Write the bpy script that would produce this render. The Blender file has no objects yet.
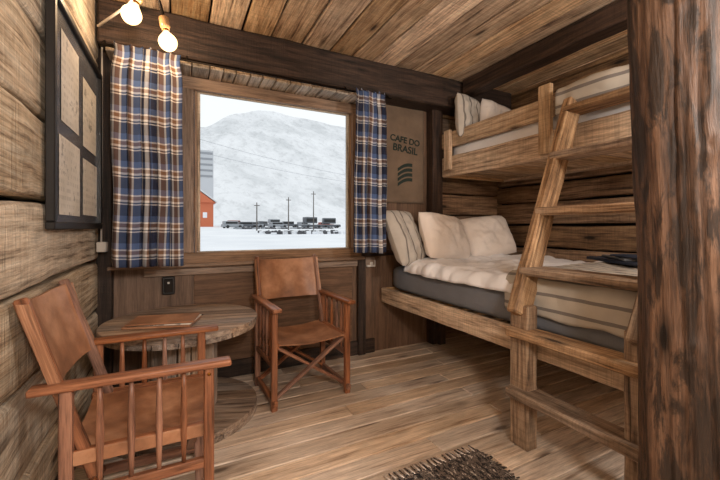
import bpy, bmesh, math, random
from mathutils import Vector, Matrix, noise, Euler
random.seed(7)
scene=bpy.context.scene
scene.view_settings.view_transform='Standard'
R=random.random
def rr(a,b): return a+(b-a)*random.random()
def nz(x,y,z): return noise.noise(Vector((x,y,z)))

# ------------------------------------------------------------ materials
class N:
    def __init__(s,name):
        s.m=bpy.data.materials.new(name); s.m.use_nodes=True
        s.t=s.m.node_tree; s.n=s.t.nodes; s.l=s.t.links
        s.b=s.n['Principled BSDF']
    def new(s,t,**k):
        n=s.n.new(t)
        for a,v in k.items(): setattr(n,a,v)
        return n
    def link(s,a,b): s.l.new(a,b)
    def attr(s): 
        return s.new('ShaderNodeAttribute',attribute_name='gcoord').outputs['Vector']
    def mapping(s,vec,scale):
        m=s.new('ShaderNodeMapping'); m.inputs['Scale'].default_value=scale; s.link(vec,m.inputs['Vector']); return m.outputs[0]
    def noise(s,vec,scale,detail=4,rough=.6,dist=0):
        n=s.new('ShaderNodeTexNoise'); n.inputs['Scale'].default_value=scale; n.inputs['Detail'].default_value=detail
        n.inputs['Roughness'].default_value=rough; n.inputs['Distortion'].default_value=dist
        if vec is not None: s.link(vec,n.inputs['Vector'])
        return n.outputs['Fac']
    def ramp(s,fac,stops,const=False):
        r=s.new('ShaderNodeValToRGB'); e=r.color_ramp
        if const: e.interpolation='CONSTANT'
        while len(e.elements)<len(stops): e.elements.new(.5)
        for i,(p,c) in enumerate(stops):
            e.elements[i].position=p
            e.elements[i].color=(c[0],c[1],c[2],1) if hasattr(c,'__len__') else (c,c,c,1)
        s.link(fac,r.inputs[0]); return r.outputs[0]
    def mix(s,f,a,b,mode='MIX'):
        m=s.new('ShaderNodeMix',data_type='RGBA',blend_type=mode)
        if isinstance(f,(int,float)): m.inputs[0].default_value=f
        else: s.link(f,m.inputs[0])
        for i,v in ((6,a),(7,b)):
            if hasattr(v,'is_output'): s.link(v,m.inputs[i])
            else: m.inputs[i].default_value=(v[0],v[1],v[2],1)
        return m.outputs[2]
    def math(s,op,a,b=None):
        m=s.new('ShaderNodeMath',operation=op)
        for i,v in ((0,a),(1,b)):
            if v is None: continue
            if isinstance(v,(int,float)): m.inputs[i].default_value=v
            else: s.link(v,m.inputs[i])
        return m.outputs[0]
    def bump(s,h,strength=.3,dist=.01):
        b=s.new('ShaderNodeBump'); b.inputs['Strength'].default_value=strength; b.inputs['Distance'].default_value=dist
        s.link(h,b.inputs['Height']); s.link(b.outputs[0],s.b.inputs['Normal'])
    def col(s,c):
        if hasattr(c,'is_output'): s.link(c,s.b.inputs['Base Color'])
        else: s.b.inputs['Base Color'].default_value=(c[0],c[1],c[2],1)
    def rough(s,r):
        s.b.inputs['Roughness'].default_value=r
def srgb(r,g,b):
    f=lambda c:(c/255/12.92) if c/255<=.04045 else ((c/255+.055)/1.055)**2.4
    return (f(r),f(g),f(b))

def wood(name,light,mid,dark,rough=.6,var=.35,saw=0.,bump=.4,knots=True,gs=1.,grime=.3,spec=.35,ring=.3,patch=None,sat=.68):
    k=N(name); g=k.attr()
    n1=k.noise(k.mapping(g,(1.6*gs,26*gs,26*gs)),1.6,9,.68,.25)
    c=k.ramp(n1,[(.33,dark),(.45,mid),(.60,light)])
    fine=k.noise(k.mapping(g,(9,190,190)),1.0,4,.65)
    c=k.mix(.6,c,k.ramp(fine,[(.34,.42),(.56,1.)]),'MULTIPLY')
    w=k.new('ShaderNodeTexWave',wave_type='RINGS',rings_direction='X')
    w.inputs['Scale'].default_value=11*gs; w.inputs['Distortion'].default_value=5; w.inputs['Detail'].default_value=2
    w.inputs['Detail Scale'].default_value=.7
    k.link(k.mapping(g,(.22,1,1)),w.inputs['Vector'])
    c=k.mix(ring,c,k.ramp(w.outputs['Fac'],[(0,.5),(.35,1.)]),'MULTIPLY')
    big=k.noise(k.mapping(g,(2.2,5,5)),1.3,5,.7)
    c=k.mix(grime,c,k.ramp(big,[(.34,.3),(.54,1.)]),'MULTIPLY')
    if knots:
        v=k.new('ShaderNodeTexVoronoi'); v.inputs['Scale'].default_value=1.0
        k.link(k.mapping(g,(2.0,7,7)),v.inputs['Vector'])
        kn=k.ramp(v.outputs['Distance'],[(.07,.95),(.10,.55),(.20,0.)])
        c=k.mix(kn,c,[x*.4 for x in dark])
    if saw:
        sm=k.noise(k.mapping(g,(130,5,5)),1.0,2,.5,.5)
        c=k.mix(.35,c,k.ramp(sm,[(.35,.5),(.55,1.)]),'MULTIPLY')
    if patch:
        pn=k.noise(k.mapping(g,(5,22,22)),1.0,6,.7,.6)
        c=k.mix(k.ramp(pn,[(.47,0.),(.56,.9)]),c,patch)
    geo=k.new('ShaderNodeNewGeometry').outputs['Random Per Island']
    hs=k.new('ShaderNodeHueSaturation'); k.link(c,hs.inputs['Color'])
    k.link(k.math('ADD',k.math('MULTIPLY',geo,var*1.6),1-var*.8),hs.inputs['Value'])
    rnd2=k.math('FRACT',k.math('MULTIPLY',geo,17.3))
    k.link(k.math('ADD',k.math('MULTIPLY',rnd2,.35),sat),hs.inputs['Saturation'])
    k.col(hs.outputs[0])
    h=k.math('ADD',n1,k.math('MULTIPLY',fine,.6))
    if saw: h=k.math('ADD',h,k.math('MULTIPLY',sm,saw))
    if patch: h=k.math('ADD',h,k.math('MULTIPLY',pn,.8))
    k.bump(h,bump,.006); k.rough(rough)
    k.b.inputs['Specular IOR Level'].default_value=spec
    return k.m
def plain(name,c,rough=.5,metal=0,ns=0,var=.3,bump=0):
    k=N(name)
    g=k.attr()
    if ns:
        n=k.noise(g,ns,5,.6); k.col(k.mix(1.,c,k.ramp(n,[(.3,1-var),(.7,1.+0*var)]),'MULTIPLY'))
        if bump:k.bump(n,bump,.004)
    else: k.col(c)
    k.rough(rough); k.b.inputs['Metallic'].default_value=metal
    return k.m

M={}
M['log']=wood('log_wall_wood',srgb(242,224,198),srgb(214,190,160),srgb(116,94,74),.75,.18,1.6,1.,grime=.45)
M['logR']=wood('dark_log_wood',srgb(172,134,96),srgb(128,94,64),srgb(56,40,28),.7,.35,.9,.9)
M['ceil']=wood('ceiling_wood',srgb(244,208,162),srgb(208,164,118),srgb(104,72,48),.65,.5,.9,.8,grime=.5)
M['floor']=wood('floor_wood',srgb(232,208,182),srgb(212,184,156),srgb(158,128,102),.30,.26,0,.2,True,.9,.3,.5,.2)
M['beam']=wood('dark_beam_wood',srgb(80,57,43),srgb(55,39,29),srgb(27,19,14),.6,.2,.5,.7)
M['panel']=wood('wall_panel_wood',srgb(132,100,76),srgb(115,86,64),srgb(88,65,48),.55,.12,0,.2,False,.5)
M['frame']=wood('window_frame_wood',srgb(168,134,104),srgb(144,112,84),srgb(98,72,52),.5,.15,0,.2,False)
M['soffit']=wood('soffit_wood',srgb(226,208,184),srgb(192,170,144),srgb(106,86,68),.7,.3,.5,.5)
M['bed']=wood('bed_wood',srgb(234,198,154),srgb(202,162,118),srgb(126,92,62),.6,.22,.5,.6,grime=.45)
M['ladder']=wood('ladder_wood',srgb(200,164,126),srgb(156,120,86),srgb(68,49,34),.65,.3,.5,.8,grime=.55)
M['pole']=wood('pole_wood',srgb(128,96,74),srgb(88,64,49),srgb(31,23,18),.5,.0,0,1.,True,.55,.6,patch=srgb(42,32,26))
M['chair']=wood('chair_wood',srgb(170,110,72),srgb(136,84,54),srgb(72,43,27),.35,.10,0,.1,False,ring=.2,grime=.15)
M['spool']=wood('spool_wood',srgb(178,154,132),srgb(140,116,96),srgb(72,56,44),.5,.3,0,.5)
M['gap']=plain('dark_gap',srgb(16,11,8),.9)

k=N('tan_leather'); g=k.attr()
n=k.noise(g,5,5,.6); f=k.noise(g,180,3,.6)
k.col(k.ramp(n,[(.28,srgb(106,72,52)),(.5,srgb(156,110,80)),(.72,srgb(200,152,118))]))
k.bump(k.math('ADD',n,k.math('MULTIPLY',f,.3)),.35,.006); k.rough(.38); M['leather']=k.m
k=N('plaid_curtain_fabric'); g=k.attr()
sx=k.new('ShaderNodeSeparateXYZ'); k.link(g,sx.inputs[0])
navy=srgb(26,34,62);wh=srgb(222,220,218);bl=srgb(84,108,152);br=srgb(128,96,74)
st=[(0,navy),(.28,wh),(.325,navy),(.38,wh),(.46,br),(.60,wh),(.66,bl),(.88,navy)]
a=k.ramp(k.math('FRACT',k.math('DIVIDE',sx.outputs[0],.16)),st,True)
b=k.ramp(k.math('FRACT',k.math('DIVIDE',sx.outputs[1],.16)),st,True)
c=k.mix(.5,a,b); c=k.mix(.35,c,k.mix(1.,a,b,'MULTIPLY'))
k.col(c); k.rough(.9); k.bump(k.noise(g,400,2),.2,.002); M['plaid']=k.m
def striped(name,base,line,per,w1=.25,axis=0):
    k=N(name); g=k.attr(); sx=k.new('ShaderNodeSeparateXYZ'); k.link(g,sx.inputs[0])
    fr=k.math('FRACT',k.math('DIVIDE',sx.outputs[axis],per))
    c=k.ramp(fr,[(0,base),(.45,line),(.45+w1,base)],True)
    c=k.mix(.35,c,k.ramp(k.noise(g,9,4),[(.3,.6),(.7,1.)]),'MULTIPLY')
    k.col(c);k.rough(.95);k.bump(k.noise(g,260,2),.3,.003); return k.m
M['blanket']=striped('striped_blanket_fabric',srgb(192,184,172),srgb(128,122,118),.075,.22,1)
M['ticking']=striped('striped_pillow_fabric',srgb(188,180,170),srgb(122,114,108),.10,.14,0)
def cloth(name,c,var=.12,rough=.92):
    k=N(name); g=k.attr(); n=k.noise(g,4,5,.6)
    k.col(k.mix(1.,c,k.ramp(n,[(.3,1-var),(.7,1.)]),'MULTIPLY')); k.rough(rough)
    k.bump(k.math('ADD',k.noise(g,14,4),k.math('MULTIPLY',k.noise(g,300,2),.15)),.5,.012); return k.m
M['linen']=cloth('linen_pillow_fabric',srgb(238,226,216))
M['duvet']=cloth('white_duvet_fabric',srgb(244,243,245),.08)
M['mattress']=cloth('gray_mattress_fabric',srgb(120,122,128))
M['navycloth']=cloth('navy_cloth',srgb(40,48,68),.3)
M['burlap']=cloth('burlap_fabric',srgb(126,106,88),.35)
M['ink']=plain('green_black_ink',srgb(38,50,44),.9)
M['black']=plain('black_plastic',srgb(24,22,22),.4)
M['white']=plain('white_plastic',srgb(214,208,200),.4)
M['iron']=plain('dark_iron',srgb(40,34,30),.5,.8)
M['brass']=plain('brass_socket',srgb(150,100,44),.35,1)
M['ceramic']=plain('porcelain',srgb(150,118,84),.3)
M['posterdark']=plain('poster_mat',srgb(92,94,100),.25,0,6,.3)
k=N('aged_paper'); g=k.attr(); sx=k.new('ShaderNodeSeparateXYZ'); k.link(g,sx.inputs[0])
ln=k.math('FRACT',k.math('MULTIPLY',sx.outputs[1],30)); lm=k.math('GREATER_THAN',ln,.5)
wd=k.math('GREATER_THAN',k.noise(k.mapping(g,(60,8,1)),1,2),.52)
draw=k.noise(k.mapping(g,(10,10,1)),1,6,.75)
pap=k.ramp(k.noise(g,5,4),[(.3,srgb(212,204,190)),(.7,srgb(244,238,228))])
c=k.mix(k.math('MULTIPLY',k.math('MULTIPLY',lm,wd),.25),pap,srgb(90,84,76))
c=k.mix(k.ramp(draw,[(.57,0.),(.60,.7)]),c,srgb(110,104,98))
k.col(c); k.rough(.3); M['paper']=k.m
k=N('rag_rug_fabric'); g=k.attr()
n=k.noise(k.mapping(g,(60,26,1)),1,3,.7)
row=k.noise(k.mapping(g,(3,55,1)),1,2)
c=k.ramp(n,[(.36,srgb(34,30,30)),(.47,srgb(116,102,92)),(.55,srgb(58,52,50)),(.60,srgb(206,192,178))],True)
k.col(k.mix(.5,c,k.ramp(row,[(.35,.4),(.65,1.)]),'MULTIPLY'));k.rough(1.);k.bump(n,.8,.01);M['rug']=k.m
k=N('snow'); g=k.attr(); k.col(k.ramp(k.noise(g,.15,6),[(.3,srgb(225,228,234)),(.7,srgb(246,247,250))])); k.rough(.9); M['snow']=k.m
k=N('mountain_snow'); g=k.attr()
n=k.noise(k.mapping(g,(.02,.006,.02)),1,8,.7,.4)
n2=k.noise(k.mapping(g,(.14,.03,.14)),1,5,.75,.4)
c=k.ramp(n,[(.36,srgb(214,216,219)),(.5,srgb(234,235,238)),(.65,srgb(243,244,247))])
k.col(k.mix(.6,c,k.ramp(n2,[(.38,.76),(.5,1.)]),'MULTIPLY')); k.rough(1.); M['mount']=k.m
M['barn']=plain('barn_red_paint',srgb(206,116,82),.8)
M['greybld']=plain('pale_gray_facade',srgb(200,203,208),.8)
M['car1']=plain('car_gray_paint',srgb(150,154,160),.4)
M['car2']=plain('car_dark_paint',srgb(92,96,102),.4)
M['car3']=plain('car_red_paint',srgb(150,84,74),.4)
M['clutter']=plain('dark_clutter',srgb(84,84,88),.9)
M['polewood']=plain('weathered_pole',srgb(104,98,94),.9)
k=N('window_glass'); tr=k.new('ShaderNodeBsdfTransparent'); tr.inputs[0].default_value=(.97,.985,.98,1); k.link(tr.outputs[0],k.n['Material Output'].inputs[0]); M['glass']=k.m
def glow(name,c,s,f):
    k=N(name); tr=k.new('ShaderNodeBsdfTransparent'); e=k.new('ShaderNodeEmission'); e.inputs[0].default_value=(*c,1); e.inputs[1].default_value=s
    mx=k.new('ShaderNodeMixShader'); mx.inputs[0].default_value=f
    k.link(tr.outputs[0],mx.inputs[1]);k.link(e.outputs[0],mx.inputs[2]);k.link(mx.outputs[0],k.n['Material Output'].inputs[0]); return k.m
M['bulb']=glow('warm_bulb_glass',(1,.66,.32),4.0,.7)
M['filament']=glow('bulb_filament',(1,.8,.5),40,1.)
M['globe']=glow('fill_globe_glow',(1,.85,.65),2.,.4)  # glowing shell for the added fill lights behind the camera

# ------------------------------------------------------------ builder
class B:
    def __init__(s,name):
        s.name=name; s.bm=bmesh.new(); s.g=s.bm.verts.layers.float_vector.new('gcoord'); s.mats=[]
    def mi(s,m):
        m=M[m]
        if m not in s.mats: s.mats.append(m)
        return s.mats.index(m)
    def add(s,vs,gs,fs,mat,smooth=False):
        i=s.mi(mat); L=[]
        for v,g in zip(vs,gs):
            nv=s.bm.verts.new(v); nv[s.g]=g; L.append(nv)
        for f in fs:
            try:
                fc=s.bm.faces.new([L[j] for j in f]); fc.material_index=i; fc.smooth=smooth
            except ValueError: pass
    def box(s,c,size,mat,rot=None,bev=.004,cuts=0,warp=0,seg=1):
        t=bmesh.new(); bmesh.ops.create_cube(t,size=1)
        for v in t.verts: v.co=Vector((v.co.x*size[0],v.co.y*size[1],v.co.z*size[2]))
        bev=min(bev,min(size)*.45)
        if bev>0: bmesh.ops.bevel(t,geom=t.edges[:],offset=bev,segments=seg,affect='EDGES',profile=.5)
        ax=max(range(3),key=lambda i:size[i]); o=[(ax+j)%3 for j in range(3)]
        if cuts:
            es=[e for e in t.edges if abs((e.verts[0].co-e.verts[1].co)[ax])>.6*size[ax]]
            bmesh.ops.subdivide_edges(t,edges=es,cuts=cuts)
        off=Vector((rr(0,20),rr(0,20),rr(0,20)))
        t.verts.index_update()
        vs=[];gs=[]
        Rm=rot if rot is not None else Matrix.Identity(3)
        for v in t.verts:
            p=v.co.copy(); gs.append(Vector((p[o[0]],p[o[1]],p[o[2]]))+off)
            if warp:
                for j in (o[1],o[2]):
                    sg=1 if p[j]>0 else -1
                    p[j]+=warp*(nz(p[ax]*2.2+off.x,sg*3.1+off.y,j*5)+.5*nz(p[ax]*7+off.x,sg*2.1+off.y,j*5))
            vs.append(Rm@p+Vector(c))
        fs=[[v.index for v in f.verts] for f in t.faces]
        t.free(); s.add(vs,gs,fs,mat,seg>1)
    def beam(s,p1,p2,w,h,mat,up=(0,0,1),**k):
        p1=Vector(p1);p2=Vector(p2);d=(p2-p1);L=d.length;d.normalize()
        up=Vector(up)
        if abs(d.dot(up))>.98: up=Vector((0,1,0))
        y=up.cross(d).normalized(); z=d.cross(y)
        s.box((p1+p2)/2,(L,w,h),mat,Matrix((d,y,z)).transposed(),**k)
    def tube(s,pts,rad,mat,segs=12,smooth=True,amp=0,freq=3):
        pts=[Vector(p) for p in pts]
        if not hasattr(rad,'__len__'): rad=[rad]*len(pts)
        off=Vector((rr(0,20),rr(0,20),rr(0,20)))
        vs=[];gs=[];fs=[];L=0;ref=None
        for i,p in enumerate(pts):
            d=(pts[min(i+1,len(pts)-1)]-pts[max(i-1,0)]).normalized()
            if ref is None: ref=Vector((1,0,0)) if abs(d.x)<.8 else Vector((0,1,0))
            x=(ref-d*ref.dot(d)).normalized(); y=d.cross(x); ref=x
            if i: L+=(p-pts[i-1]).length
            for j in range(segs):
                a=2*math.pi*j/segs; r=rad[i]
                if amp: r+=amp*nz(math.cos(a)*freq+off.x,math.sin(a)*freq,L*1.5)
                q=x*math.cos(a)*r+y*math.sin(a)*r
                vs.append(p+q); gs.append(Vector((L,math.cos(a)*r,math.sin(a)*r))+off)
        n=len(pts)
        for i in range(n-1):
            for j in range(segs):
                fs.append((i*segs+j,i*segs+(j+1)%segs,(i+1)*segs+(j+1)%segs,(i+1)*segs+j))
        fs.append(tuple(reversed(range(segs)))); fs.append(tuple((n-1)*segs+j for j in range(segs)))
        s.add(vs,gs,fs,mat,smooth)
    def grid(s,fn,nu,nv,mat,smooth=True,close=False):
        vs=[];gs=[];fs=[]
        for i in range(nu+1):
            for j in range(nv+1):
                p,g=fn(i/nu,j/nv); vs.append(Vector(p)); gs.append(Vector(g))
        for i in range(nu):
            for j in range(nv):
                a=i*(nv+1)+j; fs.append((a,a+nv+1,a+nv+2,a+1))
        s.add(vs,gs,fs,mat,smooth)
    def done(s,M4=None,solid=0,parent=None):
        bmesh.ops.recalc_face_normals(s.bm,faces=s.bm.faces[:]) if not solid else None
        me=bpy.data.meshes.new(s.name); s.bm.to_mesh(me); s.bm.free()
        for m in s.mats: me.materials.append(m)
        ob=bpy.data.objects.new(s.name,me); scene.collection.objects.link(ob)
        if M4 is not None: ob.matrix_world=M4
        if solid:
            md=ob.modifiers.new('thickness','SOLIDIFY'); md.thickness=solid; md.offset=0
        if parent: ob.parent=parent
        return ob

XL,XR,YB,YF,ZC=-.47,3.05,2.80,-1.7,2.46
# ------------------------------------------------------------ shell
b=B('floor')
b.box(((XL+XR)/2,(YB+YF)/2,-.085),(XR-XL+.3,YB-YF+.3,.1),'gap')
y=YF-.02
while y<YB+.02:
    w=.125; x=XL-.05-rr(0,1.5)
    while x<XR+.05:
        L=rr(1.4,2.6); x2=min(x+L,XR+.06); x1=max(x,XL-.05)
        if x2-x1>.02: b.box(((x1+x2)/2,y+w/2,-.015),(x2-x1-.003,w-.006,.03),'floor',bev=.0035)
        x=x+L
    y+=w
b.done()
b=B('ceiling')
b.box(((XL+XR)/2,(YB+YF)/2,ZC+.1),(XR-XL+.3,YB-YF+.3,.1),'gap')
x=XL
while x<XR:
    w=rr(.18,.25)
    b.box((x+w/2,(YB+YF)/2,ZC+.02+rr(0,.008)),(w-.013,YB-YF+.1,.035),'ceil',bev=.006,cuts=20,warp=.005)
    x+=w
b.done()
b=B('wall_left')
b.box((XL-.16,(YB+YF)/2,ZC/2),(.08,YB-YF+.3,ZC+.2),'gap')
zs=[-.02,.27,.58,.885,1.19,1.51,1.82,2.13,2.5]
for z0,z1 in zip(zs,zs[1:]):
    b.box((XL-.05,(YB+YF)/2,(z0+z1)/2),(.13,YB-YF+.1,z1-z0-.014),'log',bev=.022,seg=3,cuts=40,warp=.013)
b.done()
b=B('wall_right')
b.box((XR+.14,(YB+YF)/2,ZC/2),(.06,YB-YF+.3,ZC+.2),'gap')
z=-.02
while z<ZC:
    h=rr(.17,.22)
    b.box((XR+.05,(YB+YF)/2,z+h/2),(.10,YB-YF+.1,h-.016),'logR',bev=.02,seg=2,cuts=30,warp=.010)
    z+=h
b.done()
b=B('wall_front')
z=0
b.box(((XL+XR)/2,YF-.14,ZC/2),(XR-XL+.3,.06,ZC+.2),'gap')
while z<ZC:
    b.box(((XL+XR)/2,YF-.05,z+.12),(XR-XL+.1,.1,.23),'log',bev=.02,seg=2)
    z+=.24
b.done()
WX0,WX1,WZ0,WZ1=.09,1.325,.885,2.10
b=B('wall_back')
T=.14
def wp(x0,x1,z0,z1,m='panel',y0=YB,t=T): b.box(((x0+x1)/2,y0+t/2,(z0+z1)/2),(x1-x0,t,z1-z0),m,bev=.002)
wp(XL-.1,WX0,-.05,ZC+.1); wp(WX0,WX1,-.05,WZ0); wp(WX0,WX1,WZ1,ZC+.1)
wp(WX1,2.12,-.05,ZC+.1)
z=-.02
while z<ZC:
    h=rr(.17,.21); b.box((2.62,YB+.05,z+h/2),(1.02,.1,h-.012),'logR',bev=.016,seg=2,cuts=10,warp=.006); z+=h
b.box((2.6,YB+.13,ZC/2),(1.1,.03,ZC+.2),'gap')
b.done()
b=B('trim_1')
b.box((XL+.045,YB-.035,ZC/2),(.08,.07,ZC),'beam',cuts=14,warp=.004)
b.box((1.40,YB-.022,.42),(.07,.044,.84),'beam')
b.box((-.02+.68,YB-.012,.80),(1.75,.024,.07),'frame')
b.box((2.17,YB-.05,1.1),(.12,.10,2.2),'beam',cuts=14,warp=.006)
b.box((1.75,YB-.014,.87),(.66,.028,.05),'beam')
b.done()
b=B('baseboard_back'); b.box((.56,YB-.014,.06),(1.95,.024,.12),'beam'); b.done()
b=B('baseboard_left'); b.box((XL+.03,.4,.04),(.03,4.1,.08),'beam'); b.done()
b=B('ceiling_beam')
b.box(((XL+XR)/2,2.69,2.33),(XR-XL-.06,.215,.265),'beam',bev=.012,cuts=30,warp=.008)
b.done()
b=B('ceiling_beam')
b.box((2.40,.45,2.385),(.15,4.2,.14),'beam',bev=.012,cuts=30,warp=.008)
b.done()
b=B('trim_2')
x=-.40
while x<1.36:
    w=rr(.07,.12); b.box((x+w/2,2.685,2.165),(w-.006,.19,.028),'soffit',rot=Matrix.Rotation(rr(-.04,.04),3,'X')); x+=w
b.done()
b=B('window_1')
def fr(x0,x1,z0,z1,w,y,d,m):
    b.box(((x0+x1)/2,y,z1-w/2),(x1-x0,d,w),m); b.box(((x0+x1)/2,y,z0+w/2),(x1-x0,d,w),m)
    b.box((x0+w/2,y,(z0+z1)/2),(w,d,z1-z0-2*w),m); b.box((x1-w/2,y,(z0+z1)/2),(w,d,z1-z0-2*w),m)
fr(.0,1.40,.835,2.15,.085,YB-.014,.028,'frame')
fr(WX0+.002,WX1-.002,WZ0+.002,WZ1-.002,.018,YB+.03,.06,'frame')
fr(WX0+.02,WX1-.02,WZ0+.02,WZ1-.02,.020,YB+.03,.03,'soffit')
b.box(((WX0+WX1)/2,YB+.03,(WZ0+WZ1)/2),(WX1-WX0-.07,.006,WZ1-WZ0-.07),'glass',bev=0)
b.done()
b=B('window_sill'); b.box((.50,YB-.04,.835),(1.82,.075,.024),'frame',bev=.005); b.done()

# ------------------------------------------------------------ curtains
def curtain(name,x0,x1,ztop,zbot,folds,seed):
    b=B(name); W=(x1-x0)*2.2
    def fn(u,v):
        z=zbot+(ztop-zbot)*v
        uu=u+.035*math.sin(u*9+seed)+.03*nz(u*4,v*1.5,seed+9)
        ph=uu*folds*2*math.pi+1.4*nz(u*3+seed,v*1.1,seed)
        amp=.036*(1-.45*v)*(1+.5*nz(u*4,seed,v))
        y=2.487+amp*math.sin(ph)+.010*math.sin(2.3*ph+seed)*(1-v*.5)+.006*nz(u*14,v*9,seed)
        fl=1-.08*math.exp(-((v-.96)/.05)**2)+.06*(1-v)
        x=(x0+x1)/2+(u-.5)*(x1-x0)*fl+.016*math.cos(ph)+.012*nz(v*3,u*2,seed)
        return (x,y,z+.012*nz(u*6,seed,0)*(1-v)+.016*math.sin(ph)*v),(u*W+seed,v*(ztop-zbot),0)
    b.grid(fn,150,60,'plaid')
    return b.done(solid=.003)
curtain('plaid_curtain',-.345,-.005,2.165,.865,6,1.3)
curtain('plaid_curtain',1.20,1.47,2.165,.90,5,5.7)
b=B('curtain_rod')
b.tube([(-.42,2.545,2.160),(1.56,2.545,2.160)],.006,'iron')
for x in (-.40,.04,1.16,1.54): b.tube([(x,2.545,2.160),(x,2.59,2.205)],.006,'iron')
b.done()

# ------------------------------------------------------------ chairs
def chair(name,loc,rot):
    b=B(name); c='chair'
    for sx in (-1,1):
        x=sx*.245
        b.beam((x,-.31,.61),(x,.26,.61),.055,.024,c,bev=.007,seg=2)
        b.beam((x,-.235,0),(x,-.235,.60),.036,.034,c)
        b.beam((x,.17,0),(x,.17,.60),.036,.034,c)
        b.beam((x*.91,.10,.30),(x*.91,.285,.885),.024,.036,c,up=(0,1,0),bev=.006)
        b.beam((x,-.235,.265),(x,.17,.265),.026,.034,c)
        b.beam((x,-.27,.05),(x,.20,.05),.028,.036,c)
        b.beam((x*.93,-.25,.385),(x*.93,.19,.385),.026,.03,c)
        for yy in (-.155,-.08,-.0,.085):
            b.tube([(x,yy,.275),(x,yy,.35),(x,yy,.44),(x,yy,.53),(x,yy,.60)],[.007,.0095,.012,.0095,.007],c,10)
        b.tube([(x*1.075,-.235,.58),(x*1.085,-.235,.58)],.006,'brass',8)
    for yy in (-.20,.145):
        b.beam((-.235,yy-.012,.06),(.235,yy-.012,.375),.02,.034,c,up=(0,1,0))
        b.beam((.235,yy+.012,.06),(-.235,yy+.012,.375),.02,.034,c,up=(0,1,0))
        b.tube([(0,yy-.026,.218),(0,yy+.026,.218)],.006,'brass',8)
    def seat(u,v):
        a=(u-.5)*2; x=a*.247; y=-.25+v*.43
        edge=abs(a)**8
        z=.408-.045*(1-a*a)*(.7+.3*math.sin(v*3.1))-.02*edge+.004*nz(x*9,y*9,2)
        return (x,y,z),(x,y,0)
    def seatlow(u,v):
        p,g=seat(u,v); return (p[0],p[1],p[2]-.007),g
    b.grid(seat,28,20,'leather'); b.grid(seatlow,28,20,'leather')
    for v in (0,1):
        b.grid(lambda u,w,v=v:((lambda p:(p[0],p[1],p[2]-.007*w))(seat(u,v)[0]),seat(u,v)[1]),28,1,'leather')
    for sx in (-1,1):
        b.box((sx*.243,-.035,.378),(.008,.43,.045),'leather')
    def pt(h,a,off):
        t=(h-.30)/.60; y0=.10+.185*t
        bow=.045*(1-a*a)
        return (a*.242, y0+bow*.7+off+.005*nz(a*3,h*6,1), h)
    H0,H1=.585,.87
    for off in (-.016,.016*1.0):
        b.grid(lambda u,v,off=off:(pt(H0+(H1-H0)*v-.012*(1-(2*u-1)**2)*v,(2*u-1),off if abs(2*u-1)>.86 else off*.25),((2*u-1)*.24,v*.28,off*30)),28,16,'leather')
    for e in (0,1):
        b.grid(lambda u,v,e=e:(pt(H0+(H1-H0)*e-.012*(1-(2*u-1)**2)*e,(2*u-1),(v*2-1)*.016*(1 if abs(2*u-1)>.86 else .25)),((2*u-1)*.24,e,v)),28,2,'leather')
    for sx in (-1,1):
        b.grid(lambda u,v,sx=sx:(pt(H0+(H1-H0)*u,sx,(v*2-1)*.016),(u*.28,v,0)),8,2,'leather')
    return b.done(Matrix.Translation(loc)@Matrix.Rotation(rot,4,'Z'))
chair('safari_chair',(-.143,1.64,0),math.radians(90))
chair('safari_chair',(.735,2.40,0),math.radians(3))

# ------------------------------------------------------------ spool table
b=B('cable_spool_table'); cx,cy,r=.02,2.355,.415
def disc(z0,z1,ang,n=7,rad=r):
    w=2*rad/n; ca,sa=math.cos(ang),math.sin(ang)
    for i in range(n):
        y0=-rad+i*w+.0025; y1=-rad+(i+1)*w-.0025
        P=[]; m=8
        for j in range(m+1):
            yy=y0+(y1-y0)*j/m; P.append((math.sqrt(max(0,rad*rad-yy*yy)),yy))
        P+= [(-p[0],p[1]) for p in reversed(P)]
        off=Vector((rr(0,20),rr(0,20),rr(0,20)))
        vs=[];gs=[];k=len(P)
        for z in (z0,z1-.003,z1):
            for (px,py) in P:
                sh=.996 if z==z1 else 1
                vs.append(Vector((cx+(px*ca-py*sa)*sh,cy+(px*sa+py*ca)*sh,z))); gs.append(Vector((px,py,z))+off)
        fs=[tuple(reversed(range(k))),tuple(range(2*k,3*k))]
        for q in (0,1):
            for j in range(k): fs.append((q*k+j,q*k+(j+1)%k,(q+1)*k+(j+1)%k,(q+1)*k+j))
        b.add(vs,gs,fs,'spool')
disc(.538,.562,math.radians(-12)); disc(.512,.537,math.radians(78),7,r-.004)
disc(.0,.025,math.radians(70)); disc(.026,.05,math.radians(-20),7,r-.004)
for i in range(16):
    a=i*math.pi/8; b.box((cx+.17*math.cos(a),cy+.17*math.sin(a),.281),(.022,.062,.462),'spool',Matrix.Rotation(a,3,'Z'))
for i in range(4):
    a=i*math.pi/2+.5; b.tube([(cx+.11*math.cos(a),cy+.11*math.sin(a),.55),(cx+.11*math.cos(a),cy+.11*math.sin(a),.5625)],.014,'iron',8)
b.done()
b=B('leather_folder')
Rz=Matrix.Rotation(math.radians(-18),3,'Z')
b.box((-.08,2.28,.5695),(.34,.22,.012),'leather',Rz,bev=.004)
b.box((-.07,2.285,.5795),(.32,.21,.006),'paper',Rz,bev=.001)
b.box((-.075,2.275,.588),(.33,.21,.008),'leather',Matrix.Rotation(math.radians(-12),3,'Z'),bev=.003)
b.done()

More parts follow.
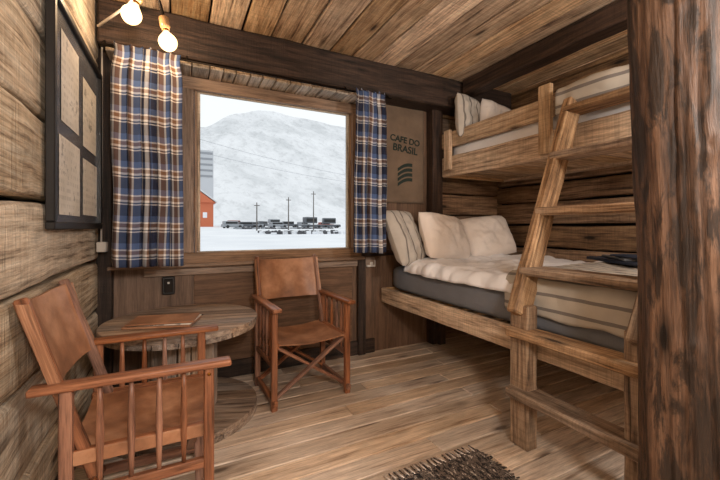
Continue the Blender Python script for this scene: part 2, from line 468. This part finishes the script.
# ------------------------------------------------------------ picture
b=B('framed_poster'); X=XL+.035
y0,y1,z0,z1=1.69,2.60,1.09,2.0
b.box((X,(y0+y1)/2,(z0+z1)/2),(.012,y1-y0-.02,z1-z0-.02),'posterdark',bev=0)
for (a0,a1,c0,c1) in ((y0,y1,z1-.03,z1),(y0,y1,z0,z0+.03),(y0,y0+.03,z0+.03,z1-.03),(y1-.03,y1,z0+.03,z1-.03)):
    b.box((X+.008,(a0+a1)/2,(c0+c1)/2),(.03,a1-a0,c1-c0),'black')
def page(ya,yb,za,zb):
    o=rr(0,9)
    b.grid(lambda u,v:((X+.0085,ya+(yb-ya)*u,za+(zb-za)*v),(u*(yb-ya)+o,v*(zb-za)+o,0)),1,1,'paper',False)
page(1.83,2.11,1.53,1.90);page(2.19,2.50,1.50,1.84);page(1.80,2.13,1.15,1.47);page(2.19,2.52,1.16,1.44)
b.done()

# ------------------------------------------------------------ bunk beds
def pillow(b,c,w,h,t,rot,mat,seed=0):
    for sgn in (1,-1):
        def fn(u,v):
            a=2*u-1;d=2*v-1
            th=t/2*((1-a**4)*(1-d**4))**.55 if abs(a)<1 and abs(d)<1 else 0
            pin=1-.07*(a*a*d*d)-.05*(1-abs(a))*abs(d)**3-.05*(1-abs(d))*abs(a)**3
            wr=(.022*nz(a*2.2+seed,d*2.2,seed+sgn)+.012*nz(a*6+seed,d*5,seed+sgn))*(1-a**6)*(1-d**6)
            p=Vector((a*w/2*pin,sgn*(th)+wr,d*h/2*pin))
            return rot@p+Vector(c),(a*w/2+seed,d*h/2,sgn)
        b.grid(fn,34,28,mat)
def E(x,y,z): return Euler((math.radians(x),math.radians(y),math.radians(z))).to_matrix()
b=B('lower_bunk_bed')
b.beam((1.615,.62,.50),(1.615,2.77,.50),.04,.125,'bed',bev=.006,cuts=20,warp=.003)
b.beam((3.0,.62,.50),(3.0,2.77,.50),.04,.125,'bed')
b.beam((1.60,.64,.50),(3.0,.64,.50),.04,.125,'bed'); b.beam((1.64,2.755,.50),(3.0,2.755,.50),.03,.125,'bed')
for i in range(14): b.box((2.31,.75+i*.15,.53),(1.36,.09,.02),'bed')
for p in ((1.68,.66),(2.96,.66),(2.96,2.7),(2.2,2.7)): b.box((p[0],p[1],.235),(.07,.07,.47),'beam')
b.done()
def slab(name,x0,x1,y0,y1,z0,z1,mat,amp=.006,rd=.05):
    b=B(name); n=40
    def fn(u,v):
        a=u*2*math.pi
        sx=math.copysign(abs(math.cos(a))**.22,math.cos(a)); sz=math.copysign(abs(math.sin(a))**.32,math.sin(a))
        e=1-.06*abs(2*v-1)**14
        p=Vector(((x0+x1)/2+sx*(x1-x0)/2*e,y0+(y1-y0)*v,(z0+z1)/2+sz*(z1-z0)/2*e))
        k=amp*nz(p.x*4,p.y*4,p.z*4); p.z+=k if sz>0 else 0; p.x+=k*.5
        return p,(p.y,p.x,p.z)
    b.grid(fn,64,n,mat)
    for v in (0,1):
        ring=[fn(i/64,v) for i in range(64)]
        b.add([q[0] for q in ring],[q[1] for q in ring],[tuple(range(64))],mat)
    bmesh.ops.remove_doubles(b.bm,verts=b.bm.verts[:],dist=.0002)
    return b
slab('lower_mattress',1.655,2.97,.68,2.73,.545,.76,'mattress').done()
def drape(name,x0,x1,y0,y1,ztop,zhang,mat,amp,seed,th=.02,nu=100,nv=100,rad=.05):
    b=B(name); hang=max(.001,ztop-zhang-rad); arc=rad*math.pi/2; flat=x1-x0-rad; tot=hang+arc+flat
    def fn(u,v):
        s=u*tot; y=y0+(y1-y0)*v
        if s<hang: p=Vector((x0,y,zhang+s)); n=Vector((-1,0,0))
        elif s<hang+arc:
            a=(s-hang)/rad; p=Vector((x0+rad-rad*math.cos(a),y,ztop-rad+rad*math.sin(a))); n=Vector((-math.cos(a),0,math.sin(a)))
        else: p=Vector((x0+rad+s-hang-arc,y,ztop)); n=Vector((0,0,1))
        k=amp*(.6+.9*nz(s*3+seed,y*3,seed)+.6*nz(s*7+seed,y*8,seed)+.6*abs(nz(s*14,y*11,seed)))
        p+=n*k
        if s<.02: p.z+=.012*nz(y*6,seed,1)
        return p,(y,s,seed)
    b.grid(fn,nu,nv,mat); return b.done(solid=th)
drape('white_duvet',1.65,2.94,1.38,2.45,.79,.735,'duvet',.034,3.3,.026)
drape('striped_blanket',1.645,2.94,.72,1.44,.845,.645,'blanket',.014,8.1,.012)
b=B('pillow'); pillow(b,(1.68,2.52,1.015),.42,.50,.16,E(-22,0,28),'ticking',1); b.done()
b=B('pillow'); pillow(b,(2.06,2.47,1.015),.56,.44,.18,E(-24,6,10),'linen',2); b.done()
b=B('pillow'); pillow(b,(2.60,2.50,1.015),.54,.42,.17,E(-26,-5,-6),'linen',3); b.done()
b=B('folded_sweater')
for i,(w,d,o,ra) in enumerate(((.52,.24,0,62),(.34,.20,.03,50),(.20,.12,-.10,80))):
    b.box((2.56+o,1.28+o*.6,.884+i*.018),(w,d,.018),'navycloth' if i!=1 else 'mattress',Matrix.Rotation(math.radians(ra),3,'Z'),bev=.008,seg=3,cuts=8,warp=.010)
b.done()
b=B('upper_bunk_bed')
UX=2.23
b.beam((UX,.62,1.655),(UX,2.69,1.655),.045,.18,'bed',bev=.008,cuts=20,warp=.004)
b.beam((UX-.01,1.56,1.90),(UX-.01,2.69,1.90),.035,.14,'bed',bev=.006,cuts=16,warp=.004)
b.box((UX-.042,1.60,1.82),(.035,.09,.46),'bed',cuts=6,warp=.002)
b.box((UX-.042,2.58,1.80),(.035,.08,.36),'bed')
b.beam((3.0,.62,1.655),(3.0,2.69,1.655),.045,.18,'bed')
b.beam((UX,.64,1.655),(3.0,.64,1.655),.04,.18,'bed');b.beam((UX,2.67,1.655),(3.0,2.67,1.655),.04,.18,'bed')
for i in range(15): b.box((2.61,.72+i*.135,1.60),(.72,.115,.022),'bed')
b.done()
slab('upper_mattress',2.26,2.97,.67,2.64,1.615,1.87,'duvet').done()
drape('striped_blanket',2.165,2.93,.70,1.50,1.975,1.82,'blanket',.018,4.4,.014,70,70)
b=B('pillow'); pillow(b,(2.33,2.47,2.085),.36,.41,.13,E(-3,0,16),'ticking',7); b.done()
b=B('pillow'); pillow(b,(2.66,2.44,2.07),.46,.38,.14,E(-4,10,0),'linen',8); b.done()

# ------------------------------------------------------------ ladder
b=B('bunk_ladder')
def strx(z): return 1.53+(z-.70)*.53
for ya,yb in ((1.255,1.385),(.725,.73)):
    b.box((1.548,ya,.355),(.072,.11,.71),'ladder',bev=.008,cuts=10,warp=.005)
    b.beam((strx(.66),ya+.0,.66),(strx(1.86),yb,1.86),.056,.115,'ladder',up=(1,0,0),bev=.008,cuts=16,warp=.004)
for z in (.275,.575):
    b.box((1.528,.995,z),(.13,.61,.042),'ladder',bev=.008,cuts=10,warp=.004)
for z in (.875,1.185,1.505,1.80):
    yl=1.255+.13*(z-.66)/1.2
    b.box((strx(z),(.685+yl+.01)/2,z),(.15,yl+.01-.685,.042),'ladder',bev=.008,cuts=10,warp=.004)
b.done()

# ------------------------------------------------------------ pole
b=B('log_post')
pts=[];rad=[]
PX=lambda z:1.32+.078*(1.83-z)/1.48
for i in range(160):
    t=i/159; z=ZC*t
    pts.append((PX(z)+.005*math.sin(t*5),.527,z)); rad.append(.126+.005*math.sin(t*7+1))
b.tube(pts,rad,'pole',160,True,.012,3.2)
for v in b.bm.verts:
    z=v.co.z; d=Vector((v.co.x-PX(z),v.co.y-.527,0)); a=math.atan2(d.y,d.x)
    for a0,w,dp,f in ((-2.45,.04,.020,1.),(-2.0,.03,.014,2.),(-2.9,.03,.014,3.),(-1.6,.03,.014,4.)):
        da=a-a0-.12*nz(z*1.2,f,0)-.03*nz(z*8,f,1)
        v.co-=d.normalized()*dp*math.exp(-(da/w)**2)*max(0,min(1,.5+1.8*nz(z*.9+f*7,f,3)))
    v.co+=d.normalized()*(.004*nz(a*6,z*5,2)+.003*nz(a*14,z*9,7))
    for (za,aa) in ((1.32,-2.35),(.75,-2.75),(1.72,-2.8),(1.02,-2.0)):
        q=((z-za)/.035)**2+((a-aa)*.12/.03)**2
        v.co+=d.normalized()*(.014*math.exp(-q)-.014*math.exp(-q*6))
b.done()

# ------------------------------------------------------------ rug
b=B('rag_rug')
def rug(u,v):
    x=.80+.50*u;y=.72+.60*v
    return (x+.004*nz(y*20,u,0),y,.014+.003*nz(x*40,y*60,0)),(x,y,0)
b.grid(rug,60,70,'rug')
b.box((1.05,1.02,.0055),(.49,.59,.009),'rug')
for i in range(34):
    x=.81+i*.0145; a=rr(-.012,.012)
    b.tube([(x,1.31,.012),(x+a*.5,1.335,.01),(x+a,1.37,.006)],[.004,.003,.003],'linen' if i%2==0 else 'rug',6)
for i in range(40):
    y=.73+i*.0145; a=rr(-.01,.01); L=rr(.01,.03)
    b.tube([(1.295,y,.012),(1.30+L,y+a,.007)],[.004,.003],'rug',6)
b.done()

# ------------------------------------------------------------ burlap sack
b=B('coffee_sack')
def sk(u,v):
    x=1.62+.45*u; z=1.32+.90*v
    return (x,YB-.012-.005*nz(x*5,z*4,1)-.004,z),(x,z,0)
b.grid(sk,20,30,'burlap')
sack=b.done(solid=.004)
def text(s,size,loc,rz,parent):
    cu=bpy.data.curves.new('t','FONT'); cu.body=s; cu.size=size; cu.extrude=.001; cu.align_x='CENTER'; cu.offset=.0015
    ob=bpy.data.objects.new('lettering',cu); scene.collection.objects.link(ob)
    ob.rotation_euler=(math.radians(90),math.radians(rz),0); ob.location=loc; cu.materials.append(M['ink']); ob.parent=parent
text('CAFE DO',.078,(1.85,YB-.026,1.87),6,sack); text('BRASIL',.09,(1.85,YB-.026,1.785),6,sack)
b=B('printed_leaf')
for i in range(4):
    z=1.47+i*.045
    b.grid(lambda u,v,z=z:((1.77+.16*u,YB-.0265,z+.05*u+.03*v+.02*math.sin(u*3.1)),(u,v,0)),8,1,'ink')
b.done(parent=sack)

# ------------------------------------------------------------ sockets, switch
b=B('wall_socket'); b.box((-.07,YB-.012,.70),(.075,.024,.12),'black');b.box((-.07,YB-.026,.70),(.05,.01,.09),'iron');b.box((-.07,YB-.033,.72),(.014,.006,.014),'white'); b.done()
b=B('light_switch'); b.box((1.50,YB-.012,.78),(.085,.022,.06),'white'); b.box((1.50,YB-.026,.78),(.03,.01,.03),'white'); b.done()
b=B('junction_box'); b.box((XL+.05,2.64,.98),(.05,.06,.06),'white'); b.tube([(XL+.045,2.64,1.0),(XL+.045,2.66,1.6),(XL+.045,2.665,2.3)],.005,'white',8); b.done()

# ------------------------------------------------------------ lamp cluster
def point(name,loc,power,col,rad,parent):
    l=bpy.data.lights.new(name,'POINT'); l.energy=power; l.color=col; l.shadow_soft_size=rad
    o=bpy.data.objects.new(name,l); scene.collection.objects.link(o); o.location=loc; o.parent=parent; return o
lamp=bpy.data.objects.new('edison_bulb_lamp',None); scene.collection.objects.link(lamp)
b=B('sockets_and_cord')
bulbs=[((-.215,2.20,2.235),(-.3,0,-1)),((-.065,2.26,2.155),(.15,-.2,-1))]
for p,d in bulbs:
    p=Vector(p); d=Vector(d).normalized()
    b.tube([p-d*.115,p-d*.11,p-d*.06,p-d*.04],[.012,.026,.026,.018],'ceramic',16)
    b.tube([p-d*.045,p-d*.022],[.016,.016],'brass',16)
    pts=[];rad=[]
    for i in range(17):
        t=i/16; pts.append(p+d*(-.03+.115*t))
        rad.append(.015+(.048-.015)*math.sin(min(1,t/.55)*math.pi/2)**1.5 if t<.55 else .048*math.sqrt(max(0.002,1-((t-.55)/.45)**2)))
    b.tube(pts,rad,'bulb',24)
    b.tube([p+d*(.0),p+d*.05],[.006,.006],'filament',8)
j=Vector((-.14,2.22,2.42))
for p,d in bulbs:
    p=Vector(p); d=Vector(d).normalized(); q=p-d*.115
    b.tube([j,j*.5+q*.5+Vector((0,0,.03)),q],.009,'iron',8)
b.tube([(-.14,2.22,2.46),(-.14,2.22,2.40)],[.035,.03],'iron',16)
b.tube([(-.14,2.22,2.435),(-.25,2.3,2.30),(-.41,2.45,2.22)],.007,'white',8)
b.done(parent=lamp)
for i,(p,d) in enumerate(bulbs):
    point('bulb_light_%d'%i,Vector(p)+Vector((0,0,-.01)),17,(1,.70,.42),.03,lamp)
for (x,y,z,e) in ((1.7,-.6,1.8,165),(.2,-.8,1.75,165)):  # added fill lights, unseen behind the camera, shaped as globe pendants
    gl=bpy.data.objects.new('fill_globe',None); scene.collection.objects.link(gl)
    b=B('fill_globe_and_rod')
    b.tube([(x,y,z-.16*math.cos(math.pi*i/16)) for i in range(17)],[max(.002,.16*math.sin(math.pi*i/16)) for i in range(17)],'globe',24)
    b.tube([(x,y,z+.155),(x,y,ZC)],.008,'iron',8); b.tube([(x,y,ZC-.03),(x,y,ZC)],[.04,.05],'iron',16)
    b.done(parent=gl)
    point('fill_globe_light',(x,y,z),e,(1,.945,.885),.15,gl)

# ------------------------------------------------------------ outdoors
def zg(y): return -.45+max(0,(y-3))*.0165
b=B('snowy_ground')
b.grid(lambda u,v:((-150+700*u,2.99+320*v**2,zg(3+320*v**2)+.10*nz(u*200,v*60,0)*min(1,v*6)-.0),(-150+700*u,320*v*v,0)),80,120,'snow'); b.done()
def ridge(x):
    P=[(-500,60),(-150,95),(27,158),(90,190),(125,200),(200,196),(279,190),(420,150),(600,120),(900,60)]
    for (a,h0),(c,h1) in zip(P,P[1:]):
        if a<=x<=c:
            t=(x-a)/(c-a); t=t*t*(3-2*t); return h0+(h1-h0)*t
    return 60
b=B('snowy_mountain')
def mt(u,v):
    x=-400+1250*u;y=230+400*v
    h=ridge(x)*v**1.25+ (7*nz(x*.012,y*.01,0)+3*nz(x*.04,y*.02,3))*math.sin(v*math.pi)+3*nz(x*.03,5,0)*v
    return (x,y,zg(230)-1+h),(x,y,h)
b.grid(mt,140,70,'mount'); b.done()
b=B('red_barn'); bx,by,bz=3.2,100,zg(100)
b.box((bx,by+4,bz+3.2),(9,8,6.4),'barn')
b.add([Vector(p) for p in [(bx-5,by-.5,bz+6.2),(bx+5,by-.5,bz+6.2),(bx,by-.5,bz+10),(bx-5,by+9,bz+6.2),(bx+5,by+9,bz+6.2),(bx,by+9,bz+10)]],[Vector((0,0,0))]*6,[(0,1,2),(3,5,4),(0,2,5,3),(1,4,5,2),(0,3,4,1)],'barn')
for x in (-2.5,0,2.5): b.box((bx+x,by-.05,bz+3),(1.0,.1,1.4),'snow')
b.box((bx+2.7,by+4.2,bz+8.35),(6.7,10,.3),'mount',Matrix.Rotation(math.atan2(3.8,5),3,'Y'))
b.done()
b=B('gray_industrial_building')
b.box((5.5,140,zg(140)+13),(10,8,26),'greybld')
for i in range(5): b.box((5.5,135.9,zg(140)+17+i*2),(9.4,.1,.7),'car1')
b.done()
def car(x,y,L,h,m,rz):
    b=B('car'); z=zg(y)
    b.box((0,0,.55),(L,1.8,.6),m,bev=.12,seg=3); b.box((-.1*L,0,h-.45),(L*.68,1.6,h-.85),m,bev=.15,seg=3)
    b.box((-.1*L,0,h-.45),(L*.60,1.64,(h-.85)*.55),'black',bev=.02)
    for sx in (-.32,.32):
        for sy in (-.9,.9): b.tube([(sx*L,sy-.1,.32),(sx*L,sy+.1,.32)],.32,'black',16)
    b.done(Matrix.Translation((x,y,z))@Matrix.Rotation(rz,4,'Z'))
for (x,y,L,h,m,rz) in ((10.1,82,4.3,1.6,'car1',.3),(13.6,84,4.2,1.5,'car2',.1),(27.6,80.5,4.6,2.3,'car2',.2),(33.0,82,4.6,2.2,'car2',-.1),(21.0,86,4.3,1.5,'car1',.2),(16.6,92,4.2,1.5,'car1',0),(25.5,92,4.2,1.6,'car2',0),(12.6,96,4.2,1.7,'car3',.4),(20.0,98,4.2,1.6,'car2',.9),(30.5,96,4.3,1.5,'car1',.6),(35.5,92,4.3,1.5,'car3',.1),(24.2,102,4.5,2.0,'car1',.2)):
    car(x,y,L,h,m,rz)
def upole(x,y,h):
    b=B('utility_pole'); z=zg(y)
    b.tube([(x,y,z-.3),(x,y,z+h)],[.12,.08],'polewood',8); b.box((x,y,z+h-.5),(.9,.10,.12),'polewood'); b.done()
upole(11.2,60,4.6);upole(17.0,62,5.8);upole(22.3,64,7.2)
b=B('clutter_row')  # blocks for the dark outdoor clutter: fence and snow-covered pipes
for i in range(190):
    x=rr(9.5,20.0); y=rr(44,50)
    b.box((x,y,zg(y)+.08),(rr(.2,.7),rr(.2,.5),rr(.2,.6)),'clutter' if i%3 else 'snow',Matrix.Rotation(rr(0,3),3,'Z'),bev=.06)
for i in range(60):
    x=rr(8.,30); y=rr(72,75); b.box((x,y,zg(y)+.1),(rr(.4,1.3),.5,rr(.25,.55)),'clutter' if i%2 else 'car1',Matrix.Rotation(rr(0,3),3,'Z'),bev=.06)
b.done()
b=B('power_line')
def wire(p,q,sag):
    p=Vector(p);q=Vector(q); b.tube([p.lerp(q,i/16)-Vector((0,0,sag*4*(i/16)*(1-i/16))) for i in range(17)],.016,'car1',5)
wire((1,40,10.2),(26,44,7.6),.5); wire((1,40,8.9),(26,44,6.9),.5)
b.done()

# ------------------------------------------------------------ world + camera
w=bpy.data.worlds.new('overcast_sky'); scene.world=w; w.use_nodes=True
bg=w.node_tree.nodes['Background']; bg.inputs[0].default_value=(.96,.975,1.0,1); bg.inputs[1].default_value=1.08
cam=bpy.data.cameras.new('camera'); co=bpy.data.objects.new('camera',cam); scene.collection.objects.link(co)
cam.lens=18; cam.sensor_width=36; cam.shift_y=-13/720; cam.clip_start=.05; cam.clip_end=2000
co.location=(0,0,1.1); co.rotation_euler=(math.radians(90),0,-math.atan2(.447,.894))
scene.camera=co
